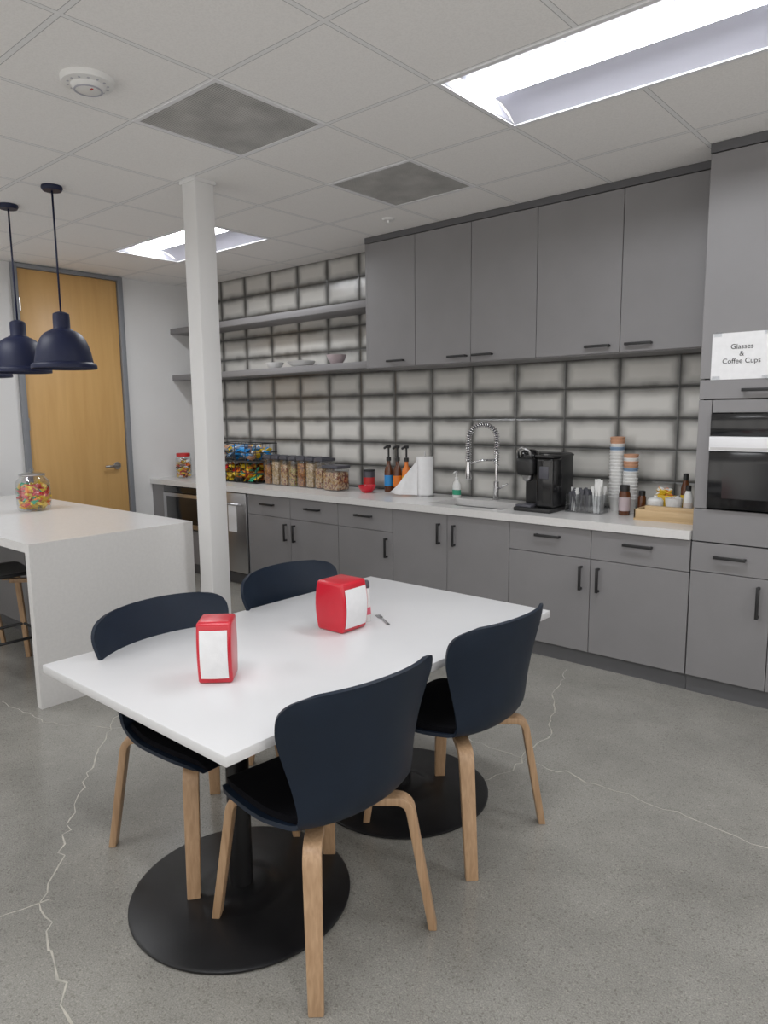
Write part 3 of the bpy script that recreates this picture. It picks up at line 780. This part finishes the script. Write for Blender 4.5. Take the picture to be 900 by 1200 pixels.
for k in range(npt+1):
    s=Ltot*k/npt; i=min(max(bisect.bisect_right(cum,s)-1,0),len(pv)-2); p=pv[i].lerp(pv[i+1],(s-cum[i])/max(1e-9,cum[i+1]-cum[i])); t=(pv[i+1]-pv[i]).normalized(); b2=t.cross(side).normalized()
    a=2*math.pi*turns*k/npt; coil.append(p+side*.019*math.cos(a)+b2*.019*math.sin(a))
tube("spring_coil",coil,.0042,M_chrome,g,5)
ex,ey=dx*2*R,dy*2*R
lathe("spray_head",[(0,.16),(.022,.16),(.024,.17),(.020,.24),(.017,.29),(0,.29)],M_chrome,g,24,(ex,ey,0))
tube("support_arm",[(0,0,.30),(ex*.5,ey*.5,.30),(ex*.93,ey*.93,.28)],.008,M_chrome,g)
# coffee machine
g=grp("coffee_machine",(-2.42,4.10,ZK))
box("base_plate",0,.27,0,.33,0,.028,M_black,g,bev=.008)
box("drip_tray",.015,.13,.005,.12,.028,.045,M_dkgrey,g,bev=.004)
box("rear_body",.0,.27,.15,.33,.028,.38,M_black,g,bev=.02,seg=3)
box("water_tank",.145,.268,.03,.32,.028,.355,M_gloss,g,bev=.018,seg=3)
box("tank_lid",.14,.272,.025,.325,.355,.372,M_black,g,bev=.006)
box("brew_head",.005,.135,.0,.20,.235,.355,M_black,g,bev=.03,seg=4)
lathe("head_dome",[(.066,0),(.066,.02),(.058,.045),(.035,.06),(0,.064)],M_gloss,g,32,(.07,.09,.345))
lathe("brew_nozzle",[(0,.195),(.02,.195),(.035,.21),(.038,.24),(0,.24)],M_steel,g,24,(.07,.07,0))
tube("lid_handle",[(.02,.03,.35),(.03,.0,.40),(.07,-.012,.42),(.11,.0,.40),(.12,.03,.35)],.009,M_steel,g)
lathe("button_ring",[(.014,0),(.018,.002),(.018,.004),(.014,.006)],M_steel,g,24,(.205,.06,.372))
box("screen",.175,.24,.026,.031,.22,.30,M_dkgrey,g,bev=.002)
# utensil caddy
g=grp("utensil_caddy",(-2.00,4.31,ZK))
for n,a in (("side_1",(-.12,.12,-.06,-.056)),("side_2",(-.12,.12,.056,.06)),("side_3",(-.12,-.116,-.06,.06)),("side_4",(.116,.12,-.06,.06)),("divider_1",(-.040,-.037,-.056,.056)),("divider_2",(.037,.040,-.056,.056))):
    box(n,*a,.004,.12,M_plast,g)
box("caddy_floor",-.12,.12,-.06,.06,0,.004,M_plast,g)
vs=[];fs=[];mi=[]
for k in range(66):
    cell=k%3; x=-.078+cell*.078+random.uniform(-.028,.028); y=random.uniform(-.04,.04); tx=random.uniform(-.02,.02); ty=random.uniform(-.02,.02); hh=random.uniform(.13,.16) if cell<2 else random.uniform(.17,.22)
    b=len(vs); w=.0045
    for (z,ww) in ((.006,w),(hh*.75,w),(hh*.85,w*2.3),(hh,w*2)):
        q=z/hh; vs+=[(x+tx*q-ww,y+ty*q,z),(x+tx*q+ww,y+ty*q,z),(x+tx*q+ww,y+ty*q+.002,z),(x+tx*q-ww,y+ty*q+.002,z)]
    mm=0 if cell==2 or (cell==0 and k%2) else 1
    for r_ in range(3):
        for c_ in range(4): fs.append((b+4*r_+c_,b+4*r_+(c_+1)%4,b+4*r_+4+(c_+1)%4,b+4*r_+4+c_)); mi.append(mm)
    fs.append((b+12,b+13,b+14,b+15)); mi.append(mm)
mesh("plastic_cutlery",vs,fs,[M_white,M_dkgrey],g,False,mi)
def cups(x,y,n,tops):
    g=grp("paper_cup_stack",(x,y,ZK))
    pitch=.0215
    for k in range(n):
        z=k*pitch; m=tops.get(n-1-k,M_white)
        if k==0: pr=[(0,0),(.031,0),(.032,.002),(.044,.085),(.047,.088),(.047,.095),(.042,.097)]
        else: pr=[(.0420,.085+z-pitch),(.0445,.085+z),(.047,.088+z),(.047,.095+z),(.042,.097+z)]
        if k==n-1: pr=pr+[(.036,.06+z)]
        lathe_open("cup_%d"%(k+1),pr,m,g,28)
cups(-1.885,4.50,19,{0:M_kraft,1:M_kraft,2:M_white,3:M_slate})
cups(-1.775,4.46,14,{0:M_kraft,1:M_white,2:M_kraft,3:M_kraft,4:M_slate})
def shaker(nm,x,y,h,r,body,cap,lab=None):
    g=grp(nm,(x,y,ZK)); lathe("bottle",[(0,0),(r*.92,0),(r,.004),(r,h*.7),(r*.8,h*.8),(0,h*.8)],body,g,28); cyl("cap",r*.82,h*.79,h,cap,g,bev=.003)
    if lab: lathe_open("label",[(r+.0006,h*.15),(r+.0006,h*.6)],lab,g,28)
shaker("cinnamon_shaker",-1.76,4.34,.19,.036,M_brown,M_black,M_bowl2)
shaker("pepper_shaker",-1.685,4.43,.15,.026,M_brown,M_black)
g=grp("wooden_serving_tray",(-1.45,4.33,ZK))
tw,td=.19,.14
box("tray_floor",-tw,tw,-td,td,0,.012,M_tray,g)
for n,a in (("rim_1",(-tw,tw,-td,-td+.012)),("rim_2",(-tw,tw,td-.012,td)),("rim_3",(-tw,-tw+.012,-td,td)),("rim_4",(tw-.012,tw,-td,td))): box(n,*a,.012,.065,M_tray,g,bev=.002)
box("front_block",-tw+.06,tw-.02,-td+.012,-td+.05,.012,.088,M_tray,g,bev=.003)
g=grp("sugar_bowl",(-1.565,4.335,ZK+.012)); lathe("bowl",[(0,0),(.03,0),(.034,.004),(.046,.05),(.047,.095),(.042,.095),(.036,.03),(0,.02)],M_white,g); lathe("lid",[(.045,.095),(.038,.108),(.01,.114),(.012,.125),(0,.128)],M_white,g)
g=grp("creamer_bowl",(-1.455,4.335,ZK+.012)); lathe("bowl",[(0,0),(.03,0),(.036,.01),(.045,.06),(.050,.115),(.045,.115),(.036,.02),(0,.012)],M_white,g)
pile("creamer_pods",22,cylfn(.026,.095,.12),(.012,.011,.009),[M_white,M_bowl],g)
for (x,y,h,m2) in ((-1.42,4.425,.26,M_brown),(-1.365,4.31,.20,M_white),(-1.31,4.40,.22,M_white)):
    g=grp("condiment_bottle",(x,y,ZK+.012)); lathe("bottle",[(0,0),(.024,0),(.026,.004),(.026,h*.65),(.014,h*.85),(0,h*.85)],m2,g,24); cyl("cap",.016,h*.84,h,M_black,g,bev=.002); lathe_open("label",[(.0266,h*.2),(.0266,h*.5)],M_yellow if m2 is M_brown else M_bowl,g,24)
g=grp("sugar_packet_box",(-1.54,4.425,ZK+.012)); box("box",-.06,.06,-.028,.028,0,.12,M_yellow,g,bev=.003)
pile("sugar_packets",34,lambda:(random.uniform(-.042,.042),random.uniform(-.014,.014),random.uniform(.12,.16)),(.016,.010,.006),[M_yellow,M_orange,M_yellow,M_white],g)
g=grp("tea_box",(-1.32,4.53,ZK)); box("carton",-.06,.06,-.045,.045,0,.37,M_black,g,bev=.002); box("carton_label",-.05,.05,-.0465,-.045,.20,.34,M_green,g); box("carton_logo",-.035,.035,-.0475,-.0465,.24,.30,M_yellow,g)
for (x,r,h,m2) in ((-5.13,.085,.055,M_white),(-4.82,.13,.055,M_white),(-4.33,.085,.080,M_bowl2)):
    g=grp("ceramic_bowl",(x,4.30+r+.01,1.985)); lathe("bowl",[(0,0),(r*.5,0),(r*.55,.004),(r*.85,h*.5),(r,h),(r*.96,h),(r*.78,h*.5),(r*.4,.010),(0,.009)],m2,g,40)

# world + camera
w=bpy.data.worlds.new("world"); S.world=w; w.use_nodes=True
w.node_tree.nodes["Background"].inputs[0].default_value=(1.0,0.97,0.93,1); w.node_tree.nodes["Background"].inputs[1].default_value=1.35  # even world light, fills the room through the added window openings
yaw,pit,rol=math.radians(40.95),math.radians(8.029),math.radians(-0.622)
F=Vector((-math.sin(yaw),math.cos(yaw),0));Rr=Vector((math.cos(yaw),math.sin(yaw),0));Z=Vector((0,0,1))
fw=F*math.cos(pit)-Z*math.sin(pit); up=F*math.sin(pit)+Z*math.cos(pit)
r2=Rr*math.cos(rol)+up*math.sin(rol); u2=-Rr*math.sin(rol)+up*math.cos(rol)
cd=bpy.data.cameras.new("camera"); cam=bpy.data.objects.new("camera",cd); COL.objects.link(cam)
Mx=Matrix((r2,u2,-fw)).transposed().to_4x4(); Mx.translation=Vector((0,0,1.58)); cam.matrix_world=Mx
cd.sensor_fit='VERTICAL'; cd.sensor_height=24.0; cd.lens=831.5/1200*24.0; cd.clip_start=0.05
S.camera=cam
